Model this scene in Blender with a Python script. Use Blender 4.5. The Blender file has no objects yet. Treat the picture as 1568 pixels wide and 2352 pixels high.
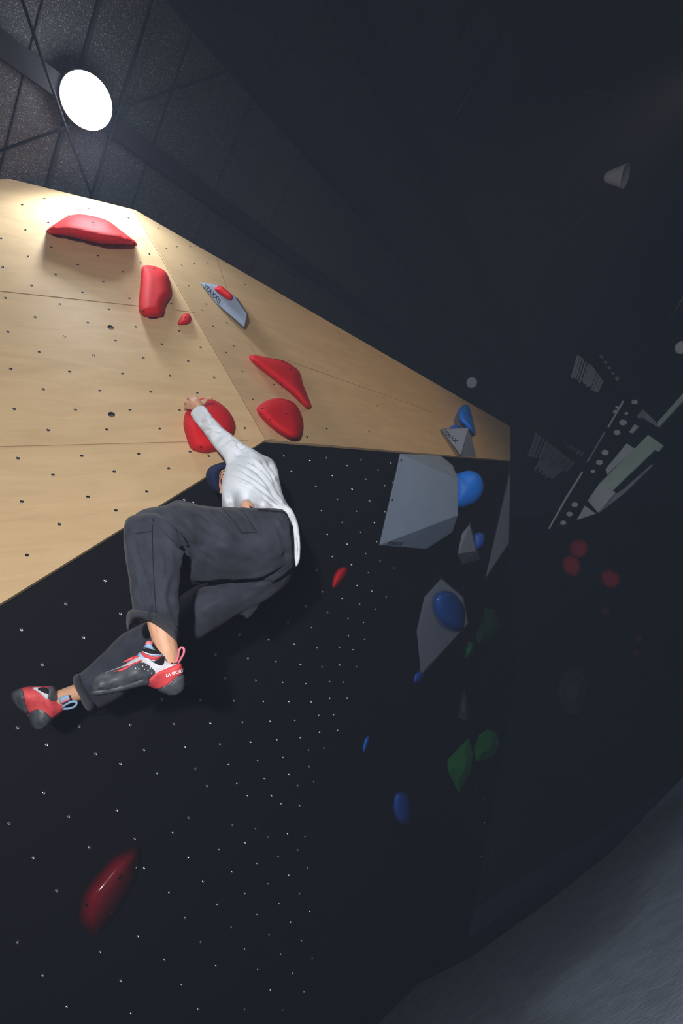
import bpy, bmesh, math, random
import numpy as np
from mathutils import Vector, Matrix
from mathutils.geometry import delaunay_2d_cdt
random.seed(7); np.random.seed(7)
S = bpy.context.scene; COL = S.collection

# ------------------------------------------------------------------ camera
F = 1150.0                      # focal length in pixels of the 1568x2352 frame
CAM_H = 0.65                    # camera height over the floor, metres
def ray(x, y): return np.array([(x-784)/F, (1176-y)/F, 1.0])
def unit(v): v = np.array(v, float); return v/np.linalg.norm(v)
VP_H = ray(2570, 963); VP_V = ray(-151, -1209); VP_B = ray(1595, 1635)
UP = np.cross(VP_B, VP_H); UP = unit(UP if UP[1] > 0 else -UP)
FW = unit(np.array([0, 0, 1.0]) - UP[2]*UP)
RT = np.cross(FW, UP)
if RT[0] < 0: RT = -RT
# camera frame here: x right, y up, z forward (left handed); rows give world X, Y, Z
M3 = np.array([RT, FW, UP])
def W(p): q = M3 @ np.array(p, float); return Vector((q[0], q[1], q[2]+CAM_H))
cam = bpy.data.cameras.new('camera'); camo = bpy.data.objects.new('camera', cam); COL.objects.link(camo)
cam.sensor_fit = 'VERTICAL'; cam.sensor_height = 36; cam.sensor_width = 24; cam.lens = 36*F/2352
ex, ey, ez = M3@np.array([1, 0, 0]), M3@np.array([0, 1, 0]), M3@np.array([0, 0, 1])
mm = Matrix.Identity(4)
for i in range(3): mm[i][0] = ex[i]; mm[i][1] = ey[i]; mm[i][2] = -ez[i]
mm[2][3] = CAM_H
camo.matrix_world = mm; cam.clip_start = 0.02; cam.clip_end = 200
S.camera = camo
S.view_settings.view_transform = 'Standard'; S.view_settings.look = 'None'
S.view_settings.exposure = 0.0; S.view_settings.gamma = 1.0; S.view_settings.use_curve_mapping = False

# ------------------------------------------------------------------ light
world = bpy.data.worlds.new('world'); S.world = world; world.use_nodes = True
bg = world.node_tree.nodes['Background']; bg.inputs[0].default_value = (0.82, 0.88, 1.05, 1); bg.inputs[1].default_value = 0.15
def light(name, kind, p, power, color, size, target=None, spot=None):
    l = bpy.data.lights.new(name, kind); l.energy = power; l.color = color
    if kind == 'AREA': l.size = size
    else: l.shadow_soft_size = size
    if spot: l.spot_size = math.radians(spot[0]); l.spot_blend = spot[1]
    o = bpy.data.objects.new(name, l); COL.objects.link(o); o.location = p
    if target is not None: o.rotation_euler = (Vector(target)-Vector(p)).to_track_quat('-Z', 'Y').to_euler()
    return o
light('photographer_flash', 'SPOT', W((-0.20, 0.58, -1.05)), 480, (1.0, 0.97, 0.93), 0.05, W(ray(680, 1330)*2.5), (106, 1.0))
light('warm_fill', 'SPOT', W((2.4, 2.9, 3.2)), 78, (1.0, 0.72, 0.42), 0.15, W(ray(860, 880)*5), (84, 0.9))  # added warm fill with no visible lamp, brightens the far plywood

HAZE = 0.0098                   # density of the added haze that lifts the blacks

# ------------------------------------------------------------------ planes of the walls (camera frame: n.P = d, n towards the room)
T = 0.25                        # spacing of the wall's bolt grid, metres
def plane(n, p):
    n = unit(n); d = n@np.array(p)
    return (n, d) if d < 0 else (-n, -d)
def Q(x, y, pl, h=0.0):
    r = ray(x, y); return r*((pl[1]+h)/(pl[0]@r))
hd = unit(VP_H)
P41 = ray(41, 1052)*(16.2*T*hd[2])
LEFT = plane(np.cross(VP_H, VP_V), P41)
F0, F1, E0 = Q(610, 1010, LEFT), Q(310, 482, LEFT), Q(0, 1387, LEFT)
BLACK = plane(np.cross(F0-E0, VP_B), F0)
G0 = Q(1172, 1058, BLACK)
RIGHT = plane(np.cross(F1-F0, G0-F0), F0)
D1 = unit(ray(1330, 1071)); SD = unit(ray(-880, 3930))
CEIL = plane(np.cross(D1, SD), Q(310, 482, LEFT)*1.10)
FLOOR = plane(UP, -CAM_H*UP)

# ------------------------------------------------------------------ materials
def mat(name, col, rough=0.6, spec=0.5, metal=0.0, bump=None, var=None, emit=None, sheen=0, coat=0):
    m = bpy.data.materials.new(name); m.use_nodes = True; nt = m.node_tree; b = nt.nodes['Principled BSDF']
    b.inputs['Base Color'].default_value = (*col, 1); b.inputs['Roughness'].default_value = rough
    b.inputs['Specular IOR Level'].default_value = spec; b.inputs['Metallic'].default_value = metal
    if sheen: b.inputs['Sheen Weight'].default_value = sheen
    if coat: b.inputs['Coat Weight'].default_value = coat; b.inputs['Coat Roughness'].default_value = 0.08
    if emit: b.inputs['Emission Color'].default_value = (*emit[0], 1); b.inputs['Emission Strength'].default_value = emit[1]
    tc = nt.nodes.new('ShaderNodeTexCoord')
    if var:                                    # (scale, amount)
        n = nt.nodes.new('ShaderNodeTexNoise'); n.inputs['Scale'].default_value = var[0]; n.inputs['Detail'].default_value = 6
        nt.links.new(tc.outputs['Object'], n.inputs['Vector'])
        r = nt.nodes.new('ShaderNodeMapRange'); r.inputs['From Min'].default_value = .3; r.inputs['From Max'].default_value = .7
        r.inputs['To Min'].default_value = 1-var[1]; r.inputs['To Max'].default_value = 1+var[1]
        nt.links.new(n.outputs['Fac'], r.inputs['Value'])
        v = nt.nodes.new('ShaderNodeVectorMath'); v.operation = 'SCALE'; v.inputs[0].default_value = col
        nt.links.new(r.outputs['Result'], v.inputs['Scale']); nt.links.new(v.outputs[0], b.inputs['Base Color'])
    if bump:                                   # (scale, strength, distance)
        n = nt.nodes.new('ShaderNodeTexNoise'); n.inputs['Scale'].default_value = bump[0]; n.inputs['Detail'].default_value = 3
        nt.links.new(tc.outputs['Object'], n.inputs['Vector'])
        k = nt.nodes.new('ShaderNodeBump'); k.inputs['Strength'].default_value = bump[1]; k.inputs['Distance'].default_value = bump[2]
        nt.links.new(n.outputs['Fac'], k.inputs['Height']); nt.links.new(k.outputs[0], b.inputs['Normal'])
    return m
def wood_mat():
    m = bpy.data.materials.new('birch_plywood'); m.use_nodes = True; nt = m.node_tree; b = nt.nodes['Principled BSDF']
    uv = nt.nodes.new('ShaderNodeUVMap'); uv.uv_map = 'UVMap'
    mp = nt.nodes.new('ShaderNodeMapping'); mp.inputs['Scale'].default_value = (1.6, 6, 1); nt.links.new(uv.outputs[0], mp.inputs[0])
    n1 = nt.nodes.new('ShaderNodeTexNoise'); n1.inputs['Scale'].default_value = 1.6; n1.inputs['Detail'].default_value = 9; n1.inputs['Distortion'].default_value = 1.2
    nt.links.new(mp.outputs[0], n1.inputs['Vector'])
    mp2 = nt.nodes.new('ShaderNodeMapping'); mp2.inputs['Scale'].default_value = (6, 160, 1); nt.links.new(uv.outputs[0], mp2.inputs[0])
    n2 = nt.nodes.new('ShaderNodeTexNoise'); n2.inputs['Scale'].default_value = 1.0; n2.inputs['Detail'].default_value = 4
    nt.links.new(mp2.outputs[0], n2.inputs['Vector'])
    ad = nt.nodes.new('ShaderNodeMath'); ad.operation = 'MULTIPLY_ADD'; ad.inputs[1].default_value = 0.35
    nt.links.new(n2.outputs['Fac'], ad.inputs[0]); nt.links.new(n1.outputs['Fac'], ad.inputs[2])
    cr = nt.nodes.new('ShaderNodeValToRGB'); e = cr.color_ramp.elements
    e[0].position = 0.42; e[0].color = (0.50, 0.35, 0.195, 1); e[1].position = 0.92; e[1].color = (0.60, 0.435, 0.25, 1)
    nt.links.new(ad.outputs[0], cr.inputs[0]); nt.links.new(cr.outputs[0], b.inputs['Base Color'])
    b.inputs['Roughness'].default_value = 0.55; b.inputs['Specular IOR Level'].default_value = 0.25
    k = nt.nodes.new('ShaderNodeBump'); k.inputs['Strength'].default_value = 0.12; k.inputs['Distance'].default_value = 0.002
    nt.links.new(n2.outputs['Fac'], k.inputs['Height']); nt.links.new(k.outputs[0], b.inputs['Normal'])
    return m
M = dict(
 wood=wood_mat(),
 seam=mat('plywood_joint', (.26, .17, .10), .8, .2),
 blackwall=mat('black_textured_paint', (.0035, .004, .0055), .85, .2, bump=(260, .35, .002)),
 ceiling=mat('dark_speckled_ceiling', (.026, .027, .03), .34, .4, bump=(150, 1.0, .008), var=(1.5, .15)),
 ceilseam=mat('ceiling_joint', (.012, .012, .015), .7, .3),
 beam=mat('black_steel', (.007, .008, .011), .8, .15),
 shell=mat('dark_hall_wall', (.005, .006, .008), .9, .0, var=(.6, .2)),
 floor=mat('dark_rubber_floor', (.006, .008, .012), .85, .0, var=(2, .2)),
 mat_grey=mat('grey_mat_carpet', (.38, .44, .55), .95, .1, var=(9, .14), bump=(40, .25, .01)),
 mat_navy=mat('navy_mat_vinyl', (.035, .065, .14), .7, .1, var=(3, .2)),
 red=mat('red_hold', (.60, .005, .010), .72, .3, bump=(420, .5, .002)),
 redgloss=mat('glossy_red_hold', (.16, .006, .012), .16, .5, coat=.6, bump=(120, .05, .001)),
 reddark=mat('bean_red_hold', (.62, .008, .014), .8, .3, bump=(300, .4, .002)),  # red kept apart for the bean hold alone
 blue=mat('blue_hold', (.010, .20, .90), .5, .4, bump=(300, .3, .002)),
 bluedark=mat('deep_blue_hold', (.02, .10, .50), .45, .4, bump=(300, .3, .002)),
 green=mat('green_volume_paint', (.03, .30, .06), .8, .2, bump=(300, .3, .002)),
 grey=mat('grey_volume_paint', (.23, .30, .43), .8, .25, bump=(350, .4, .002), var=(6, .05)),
 greydim=mat('darker_grey_volume_paint', (.19, .225, .31), .85, .2, bump=(350, .4, .002)),  # darker grey, used on the smaller volumes and a lamp disc
 edge=mat('volume_side', (.12, .14, .18), .8, .2),
 hole=mat('bolt_hole', (.004, .004, .005), .6, .3),
 metal=mat('zinc_plated_steel', (.85, .88, .92), .2, .5, 1.0),
 metaldull=mat('dull_steel', (.20, .20, .21), .3, .5, 1.0),
 ink=mat('black_marker', (.012, .012, .016), .7, .2),
 whiteink=mat('white_print', (.82, .80, .84), .6, .3),
 shirt=mat('white_cotton', (.62, .67, .75), .9, .2, bump=(900, .25, .001), var=(14, .03)),
 pants=mat('charcoal_canvas', (.028, .033, .048), .92, .18, bump=(900, .4, .001), var=(16, .28), sheen=.05),
 stitch=mat('trouser_stitching', (.011, .012, .016), .9, .1),
 skin=mat('skin', (.56, .31, .20), .55, .4, bump=(160, .2, .002), var=(30, .08)),
 cap=mat('navy_cap_cloth', (.010, .017, .065), .85, .2, bump=(700, .4, .001)),
 frame=mat('amber_glasses_frame', (.10, .05, .02), .35, .5),
 lens=mat('glasses_lens', (.02, .02, .025), .1, .5),
 rubber=mat('dusty_black_rubber', (.045, .052, .065), .55, .45, var=(35, .55), bump=(90, .3, .002)),
 shoered=mat('coral_shoe_leather', (.55, .055, .065), .6, .35, var=(40, .22), bump=(500, .3, .001)),
 shoewhite=mat('white_shoe_microfibre', (.58, .60, .68), .7, .3, var=(40, .08)),
 shoedark=mat('black_shoe_lining', (.01, .01, .014), .8, .2),
 shoeblue=mat('sky_blue_webbing', (.25, .42, .66), .8, .2),
 shoepink=mat('pink_webbing', (.72, .20, .26), .8, .2),
 lamp_metal=mat('lamp_housing', (.03, .03, .035), .5, .5),
 lampglow=mat('lamp_diffuser', (1, 1, 1), .5, .5, emit=((.93, .96, 1.0), 14)),
 spotgrey=mat('pale_spot_housing', (.48, .52, .62), .6, .3),
 pale=mat('pale_mezzanine_board', (.62, .70, .82), .8, .3, var=(1.5, .12)),
 palegreen=mat('green_tinted_mezzanine_board', (.55, .74, .68), .8, .3, var=(2.5, .08)),
 corr=mat('corrugated_sheet', (.30, .31, .40), .5, .5, var=(4, .3)),
 holdwhite=mat('chalk', (.25, .25, .22), .9, .1),
)

def speckle(m, scale, lo, col, rough):
    nt = m.node_tree; b = nt.nodes['Principled BSDF']; tc = nt.nodes.new('ShaderNodeTexCoord')
    n = nt.nodes.new('ShaderNodeTexNoise'); n.inputs['Scale'].default_value = scale; n.inputs['Detail'].default_value = 1; nt.links.new(tc.outputs['Object'], n.inputs['Vector'])
    r = nt.nodes.new('ShaderNodeMapRange'); r.inputs['From Min'].default_value = lo; r.inputs['From Max'].default_value = lo+.06; nt.links.new(n.outputs['Fac'], r.inputs['Value'])
    x = nt.nodes.new('ShaderNodeMix'); x.data_type = 'RGBA'; x.inputs['B'].default_value = (*col, 1)
    src = b.inputs['Base Color'].links[0].from_socket; nt.links.new(src, x.inputs['A']); nt.links.new(r.outputs['Result'], x.inputs['Factor']); nt.links.new(x.outputs['Result'], b.inputs['Base Color'])
    y = nt.nodes.new('ShaderNodeMapRange'); y.inputs['To Min'].default_value = rough[0]; y.inputs['To Max'].default_value = rough[1]; nt.links.new(r.outputs['Result'], y.inputs['Value']); nt.links.new(y.outputs['Result'], b.inputs['Roughness'])
speckle(M['ceiling'], 130, .60, (.13, .135, .15), (.45, .2))  # glitter put into the colour as pale flecks

# ------------------------------------------------------------------ object helpers
def tag(o, label=None, cat=None, group=None, kind=None):
    if label: o['label'] = label
    if cat: o['category'] = cat
    if group: o['group'] = group
    if kind: o['kind'] = kind
    return o
def link_mesh(name, me, parent=None, mats=(), smooth=True, origin=None):
    n = len(me.vertices); co = np.empty(n*3); me.vertices.foreach_get('co', co); co = co.reshape(-1, 3)
    c = np.array(origin) if origin is not None else co.mean(0)
    me.vertices.foreach_set('co', (co-c).ravel()); me.update()
    for m in mats: me.materials.append(m)
    if smooth: me.polygons.foreach_set('use_smooth', [True]*len(me.polygons))
    o = bpy.data.objects.new(name, me); COL.objects.link(o)
    o.location = Vector(c)
    if parent: setparent(o, parent)
    return o
def setparent(o, p):
    o.parent = p; o.matrix_parent_inverse = parent_world(p).inverted()
def parent_world(p):
    m = Matrix.LocRotScale(p.location, p.rotation_euler, p.scale)
    if p.parent: m = parent_world(p.parent) @ p.matrix_parent_inverse @ m
    return m
def mesh(name, vcam, faces, m, parent=None, smooth=False, world=False, mats=None, fmat=None):
    v = [tuple(p) if world else tuple(W(p)) for p in vcam]
    me = bpy.data.meshes.new(name); me.from_pydata(v, [], [tuple(f) for f in faces]); me.update()
    bm = bmesh.new(); bm.from_mesh(me); bmesh.ops.recalc_face_normals(bm, faces=bm.faces); bm.to_mesh(me); bm.free()
    o = link_mesh(name, me, parent, mats or [m], smooth)
    if fmat: me.polygons.foreach_set('material_index', fmat)
    return o
def empty(name, p, label, cat, group=None):
    o = bpy.data.objects.new(name, None); COL.objects.link(o); o.location = p; o.empty_display_size = .1
    return tag(o, label, cat, group)
def box_between(a, b, w, h, n):                 # bar a->b (camera frame), w across, h along n
    a, b, n = np.array(a), np.array(b), unit(n); d = unit(b-a); s = unit(np.cross(d, n)); n = np.cross(s, d)
    v = [p+s*i*w/2+n*j*h/2 for p in (a, b) for (i, j) in ((-1, -1), (1, -1), (1, 1), (-1, 1))]
    return v, [(0, 1, 2, 3), (7, 6, 5, 4), (0, 4, 5, 1), (1, 5, 6, 2), (2, 6, 7, 3), (3, 7, 4, 0)]
def tube(path, radii, seg=8, closed=False):
    path = [np.array(p, float) for p in path]; n = len(path)
    if not hasattr(radii, '__len__'): radii = [radii]*n
    v = []; f = []; ref = np.array([.3, .5, .81])
    for i, p in enumerate(path):
        a = path[(i-1) % n] if (closed or i > 0) else p; b = path[(i+1) % n] if (closed or i < n-1) else p
        d = unit(b-a); s = unit(np.cross(d, ref)); t = np.cross(d, s)
        for k in range(seg):
            an = 2*math.pi*k/seg; v.append(p+(s*math.cos(an)+t*math.sin(an))*radii[i])
    for i in range(n if closed else n-1):
        j = (i+1) % n
        for k in range(seg):
            k2 = (k+1) % seg; f.append((i*seg+k, i*seg+k2, j*seg+k2, j*seg+k))
    if not closed: f += [tuple(range(seg-1, -1, -1)), tuple((n-1)*seg+k for k in range(seg))]
    return v, f
def spline(pts, sub=5, closed=True):            # Catmull-Rom
    P = [np.array(p, float) for p in pts]; n = len(P); out = []
    rng = range(n) if closed else range(n-1)
    for i in rng:
        g = lambda k: P[k % n] if closed else P[min(max(k, 0), n-1)]
        a, b, c, d = g(i-1), g(i), g(i+1), g(i+2)
        for k in range(sub):
            t = k/sub; out.append(.5*((2*b)+(c-a)*t+(2*a-5*b+4*c-d)*t*t+(3*b-a-3*c+d)*t**3))
    if not closed: out.append(P[-1])
    return out
def fill(outline, step):                        # triangulated polygon, with each vertex's distance to the rim
    o = np.array(outline, float); n = len(o)
    A, B = o, np.roll(o, -1, 0)
    def dist(p):
        d = B-A; t = np.clip(((p-A)*d).sum(1)/np.maximum((d*d).sum(1), 1e-9), 0, 1)
        return np.sqrt(((A+d*t[:, None]-p)**2).sum(1)).min()
    def inside(p):
        c = False
        for i in range(n):
            x1, y1 = A[i]; x2, y2 = B[i]
            if (y1 > p[1]) != (y2 > p[1]) and p[0] < (x2-x1)*(p[1]-y1)/(y2-y1)+x1: c = not c
        return c
    inner = []; x0, y0 = o.min(0); x1, y1 = o.max(0); r = 0; y = y0+step*.5
    while y < y1:
        x = x0+(step*.5 if r % 2 else 0)
        while x < x1:
            p = np.array([x, y])
            if inside(p) and dist(p) > step*.45: inner.append(p)
            x += step
        y += step*.87; r += 1
    P = [Vector((float(p[0]), float(p[1]))) for p in list(o)+inner]
    V, E_, Fc, *_ = delaunay_2d_cdt(P, [], [list(range(n))], 1, 1e-4)
    V = np.array([[v.x, v.y] for v in V]); D = np.array([dist(p) for p in V])
    tri = [f for f in Fc if inside(V[list(f)].mean(0))]
    cnt = {}
    for f in tri:
        for i in range(len(f)): e = (f[i], f[(i+1) % len(f)]); cnt[e] = 1
    rim = [e for e in cnt if (e[1], e[0]) not in cnt]
    rv = set(i for e in rim for i in e)
    for i in range(len(D)): D[i] = 0 if i in rv else D[i]
    return V, D, tri, rim
def shape_on(outline, pl, height, wpx, step=None, smooth=5, power=.5, base=0.0, tilt=None):
    """rounded solid on a wall: exact outline, height (m) reached wpx pixels inside the rim"""
    if smooth: outline = spline(outline, smooth)
    o = np.array(outline); step = step or max(2.0, (o.max(0)-o.min(0)).max()/22)
    V, D, tri, rim = fill(outline, step)
    u = np.clip(D/wpx, 0, 1); H = height*(1-(1-u)**2)**power
    if tilt is not None: H = H*np.clip(1+tilt[0]*(V[:, 0]-o[:, 0].mean())/100+tilt[1]*(V[:, 1]-o[:, 1].mean())/100, .15, 3)
    front = [Q(x, y, pl, base+h+.004) for (x, y), h in zip(V, H)]
    back = [Q(x, y, pl, base-.012) for x, y in V]
    n = len(V); f = list(tri)+[tuple(i+n for i in reversed(t)) for t in tri]
    f += [(b, a, a+n, b+n) for a, b in rim]
    return front+back, f
def inflate(outline, zf, wpx, step=6, smooth=4, flat=1.0, back=1.0, minz=.004):
    """free-standing rounded solid around the surface of depth zf(x,y)"""
    if smooth: outline = spline(outline, smooth)
    V, D, tri, rim = fill(outline, step)
    Z = np.array([zf(x, y) for x, y in V])
    d = np.minimum(D, wpx*.999); H = np.sqrt(np.maximum(d*(2*wpx-d), 0))/F*Z*flat+minz*(D > 0)
    fr = [ray(x, y)*(z-h) for (x, y), z, h in zip(V, Z, H)]
    bk = [ray(x, y)*(z+h*back+.001) for (x, y), z, h in zip(V, Z, H)]
    n = len(V); f = list(tri)+[tuple(i+n for i in reversed(t)) for t in tri]+[(b, a, a+n, b+n) for a, b in rim]
    return fr+bk, f
def zfield(ctrl, p=2.0):
    c = np.array(ctrl, float)
    def z(x, y):
        w = 1/(((c[:, 0]-x)**2+(c[:, 1]-y)**2)**(p/2)+30); return float((w*c[:, 2]).sum()/w.sum())
    return z
def join(*parts):
    v = []; f = []
    for pv, pf in parts:
        k = len(v); v += list(pv); f += [tuple(i+k for i in q) for q in pf]
    return v, f
def remeshed(name, vf, voxel, iters=6, fac=.5):  # union of overlapping solids -> one skin, smoothed
    me = bpy.data.meshes.new(name+'_raw'); me.from_pydata([tuple(W(p)) for p in vf[0]], [], vf[1]); me.update()
    bm = bmesh.new(); bm.from_mesh(me); bmesh.ops.recalc_face_normals(bm, faces=bm.faces); bm.to_mesh(me); bm.free()
    o = bpy.data.objects.new('tmp', me); COL.objects.link(o)
    r = o.modifiers.new('r', 'REMESH'); r.mode = 'VOXEL'; r.voxel_size = voxel
    s = o.modifiers.new('s', 'SMOOTH'); s.iterations = iters; s.factor = fac
    dg = bpy.context.evaluated_depsgraph_get(); dg.update()
    out = bpy.data.meshes.new_from_object(o.evaluated_get(dg)); out.name = name
    bpy.data.objects.remove(o); bpy.data.meshes.remove(me)
    return out
def creases(me, lines, noise=None, ridge=.55):
    """press folds into a mesh along lines drawn on its near side; lines: (points px, depth m, width px)"""
    n = len(me.vertices); co = np.empty(n*3); me.vertices.foreach_get('co', co); co = co.reshape(-1, 3)
    no = np.array([v.normal[:] for v in me.vertices])
    c = co.copy(); c[:, 2] -= CAM_H; cc = c@M3      # back to the camera frame (M3 orthonormal)
    px = 784+F*cc[:, 0]/cc[:, 2]; py = 1176-F*cc[:, 1]/cc[:, 2]
    view = -cc/np.linalg.norm(cc, axis=1)[:, None]; facing = np.clip(((no@M3)*view).sum(1)*3, 0, 1)
    disp = np.zeros(n)
    for pts, dep, wd in lines:
        pts = spline(pts, 5, False); best = np.full(n, 1e9); tt = np.zeros(n); L = len(pts)-1; side = np.zeros(n)
        for i in range(L):
            a, b = pts[i], pts[i+1]; d = b-a; l2 = max((d*d).sum(), 1e-6)
            t = np.clip(((px-a[0])*d[0]+(py-a[1])*d[1])/l2, 0, 1)
            dx = px-a[0]-d[0]*t; dy = py-a[1]-d[1]*t; q = np.hypot(dx, dy)
            s = (d[0]*dy-d[1]*dx)/math.sqrt(l2); k = q < best; best[k] = q[k]; tt[k] = (i+t[k])/L; side[k] = s[k]
        taper = np.clip(np.minimum(tt, 1-tt)*5, .12, 1)
        u = best/wd
        disp += -dep*taper*(np.exp(-u*u)-ridge*np.exp(-((u-2.1)/1.1)**2))
    if noise:
        from mathutils import noise as nz
        disp += np.array([nz.fractal(Vector(p)*noise[0], 1.0, 2.0, 3) for p in co])*noise[1]
        facing2 = np.maximum(facing, .35)
    else: facing2 = facing
    co += no*(disp*facing2)[:, None]
    me.vertices.foreach_set('co', co.ravel()); me.update()
def textmesh(name, s, origin, xdir, ndir, size, m, parent, bend=None):
    cu = bpy.data.curves.new(name+'_c', 'FONT'); cu.body = s; cu.size = size; cu.extrude = 0; cu.offset = size*.012
    o = bpy.data.objects.new('tmp', cu); COL.objects.link(o)
    dg = bpy.context.evaluated_depsgraph_get(); dg.update()
    me = bpy.data.meshes.new_from_object(o.evaluated_get(dg)); bpy.data.objects.remove(o)
    n = unit(ndir); x = unit(np.array(xdir)-n*(n@np.array(xdir))); y = np.cross(n, x)
    # camera frame is left handed, pick the y that reads upright for the viewer facing n
    if np.dot(np.cross(M3@x, M3@y), M3@n) < 0: y = -y
    v = [np.array(origin)+x*p.co.x+y*p.co.y+n*(.0006+(bend(p.co.x) if bend else 0)) for p in me.vertices]
    f = [tuple(p.vertices) for p in me.polygons]
    bpy.data.meshes.remove(me)
    return mesh(name, v, f, m, parent)

# ------------------------------------------------------------------ setting: plywood walls, black wall, ceiling, floor, hall
def panel(name, pts, pl, udir, m, thick=.021, off=0.0):
    n = pl[0]; P = [Q(x, y, pl, off) if not hasattr(x, '__len__') else None for x, y in pts]
    k = len(P); v = P+[p-n*thick for p in P]
    f = [tuple(range(k)), tuple(range(2*k-1, k-1, -1))]+[(i, (i+1) % k, (i+1) % k+k, i+k) for i in range(k)]
    o = mesh(name, v, f, m)
    o['kind'] = 'structure'; me = o.data; uv = me.uv_layers.new(name='UVMap')
    u = unit(udir); w = np.cross(n, u); c = np.array(o.location); 
    for lp in me.loops:
        p = np.array(me.vertices[lp.vertex_index].co)+c; p[2] -= CAM_H; q = M3.T@p
        uv.data[lp.index].uv = (q@u, q@w)
    return o
wl = panel('wall_left', [(-420, 301), (310, 482), (610, 1010), (0, 1387), (-420, 1647)], LEFT, hd, M['wood'])
wr = panel('wall_right', [(610, 1010), (310, 482), (1172, 980), (1172, 1058)], RIGHT, unit(G0-F0), M['wood'])
# the black overhang continues down to the floor
pd = BLACK; bdir = unit(VP_B); 
fl_pt = None
for t in np.linspace(0, 12, 2000):              # point of the black wall that meets the floor, walking down from E0
    dn = unit(np.cross(BLACK[0], bdir)); dn = dn if dn@UP < 0 else -dn
    q = E0+dn*t
    if q@UP <= -CAM_H: fl_pt = q; break
n = BLACK[0]
bpts = [E0-unit(F0-E0)*1.3, F0, G0, Q(1172, 1330, BLACK), Q(1190, 1560, BLACK)]
far = bpts[-1]; t = ((-CAM_H)-far@UP)/(dn@UP); bpts += [far+dn*t, fl_pt-bdir*3.0]
bpts = [p-n*.024 for p in bpts]; k = len(bpts)
wb = mesh('wall_back', bpts+[p-n*.03 for p in bpts], [tuple(range(k)), tuple(range(2*k-1, k-1, -1))]+[(i, (i+1) % k, (i+1) % k+k, i+k) for i in range(k)], M['blackwall'])
wb['kind'] = 'structure'
# joints between the plywood sheets
def joint(a, b, pl, parent, w=.0016, m=None):
    v, f = box_between(Q(*a, pl, .0005), Q(*b, pl, .0005), w, .003, pl[0]); return mesh('panel_joint', v, f, m or M['seam'], parent)
joint((-40, 664), (320, 703), LEFT, wl); joint((-40, 1027), (570, 1011), LEFT, wl); joint((395, 712), (446, 717), LEFT, wl)
joint((308, 484), (609, 1009), RIGHT, wl, .002)
joint((495, 588), (532, 700), RIGHT, wr, .0016); joint((572, 790), (604, 842), RIGHT, wr, .0016); joint((655, 826), (905, 915), RIGHT, wr, .0016); joint((905, 915), (1000, 950), RIGHT, wr, .0016)
joint((617, 1008), (635, 1010), RIGHT, wr, .0016)

# bolt inserts: a small steel ring with a dark bore
def ring_mesh(name, ro, ri, h, m1, m2):
    prof = [(ro, 0), (ro*.97, h*.75), ((ro+ri)*.52, h), (ri*1.02, h*.55), (ri, 0)]; seg = 12; v = []; f = []; fm = []
    for k in range(seg):
        a = 2*math.pi*k/seg; v += [(r*math.cos(a), r*math.sin(a), z) for r, z in prof]
    K = len(prof)
    for k in range(seg):
        j = (k+1) % seg
        for i in range(K-1): f.append((k*K+i, j*K+i, j*K+i+1, k*K+i+1)); fm.append(0)
    f.append(tuple(k*K+K-1 for k in range(seg))); fm.append(1)
    me = bpy.data.meshes.new(name); me.from_pydata(v, [], f); me.materials.append(m1); me.materials.append(m2)
    bm = bmesh.new(); bm.from_mesh(me); bmesh.ops.recalc_face_normals(bm, faces=bm.faces); bm.to_mesh(me); bm.free()
    me.polygons.foreach_set('material_index', fm); me.polygons.foreach_set('use_smooth', [True]*len(f)); return me
NUT = ring_mesh('bolt_insert', .0082, .0048, .0016, M['metal'], M['hole'])
NUTB = ring_mesh('domed_glint_insert', .0085, .0028, .0042, M['metal'], M['hole'])  # domed beyond a flush insert so its rim glints
NUTW = ring_mesh('steel_insert', .0075, .0046, .0012, M['metaldull'], M['hole'])
BORE = ring_mesh('bolt_bore', .0062, .0052, .0006, M['hole'], M['hole'])
VENT = ring_mesh('large_bore', .0165, .0155, .0006, M['hole'], M['hole'])
PLATE = None
def quat(n): return (Vector(M3@n)).to_track_quat('Z', 'Y')
def nut(x, y, pl, parent, me=None, h=.0003, name='bolt_insert', s=1.0):
    o = bpy.data.objects.new(name, me or NUT); COL.objects.link(o)
    o.location = W(Q(x, y, pl, h)); o.rotation_euler = quat(pl[0]).to_euler(); o.scale = (s, s, s)
    setparent(o, parent); return o
k = .4847
LN = [(105,145),(211,116),(228,228),(120,264),(5,304),(326,195),(418,163),(133,390),(13,440),(244,347),(347,307),(149,527),(263,475),(368,429),(464,386),(553,347),(609,208),(634,314),(666,420),(708,379),(25,586),(283,615),(391,560),(489,509),(583,463),(166,677),(517,641),(613,588),(38,747),(305,768),(416,703),(643,723),(812,614),(184,842),(547,788),(849,743),(767,805),(51,922),(443,858),(679,871),(205,1019),(330,935),(580,945),(891,885),(950,821),(806,955),(68,1113),(473,1026),(715,1031),(1014,963),(935,1037),(357,1115),(616,1117),(851,1118),(228,1213),(506,1210),(757,1206),(1160,1203),(85,1346),(387,1335),(657,1325),(900,1315),(989,1336),(251,1425),(541,1409),(799,1394)]
LN = [(a*k, 400+b*k) for a, b in LN]+[(50,1152),(202,1141),(337,1129),(266,1172),(136,1204),(62,1275)]
for x, y in LN: nut(x, y, LEFT, wl, NUTW)
for x, y in ((254, 752), (256, 952)): nut(x, y, LEFT, wl, VENT, name='large_bore')
RN = [(749,257),(788,353),(837,343),(901,342),(861,432),(921,423),(983,421),(892,527),(976,616),(957,644),(1010,721),(1074,704),(1106,813),(1071,845),(1148,935),(1198,1068),(1297,997)]
for a, b in RN: nut(a*k, 400+b*k, RIGHT, wr, NUTW, s=.9)
for x, y in ((563, 654), (865, 932), (780, 767), (812, 772), (847, 990), (1040, 1000), (750, 985), (705, 1003)): nut(x, y, RIGHT, wr, BORE, s=1.3)
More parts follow.
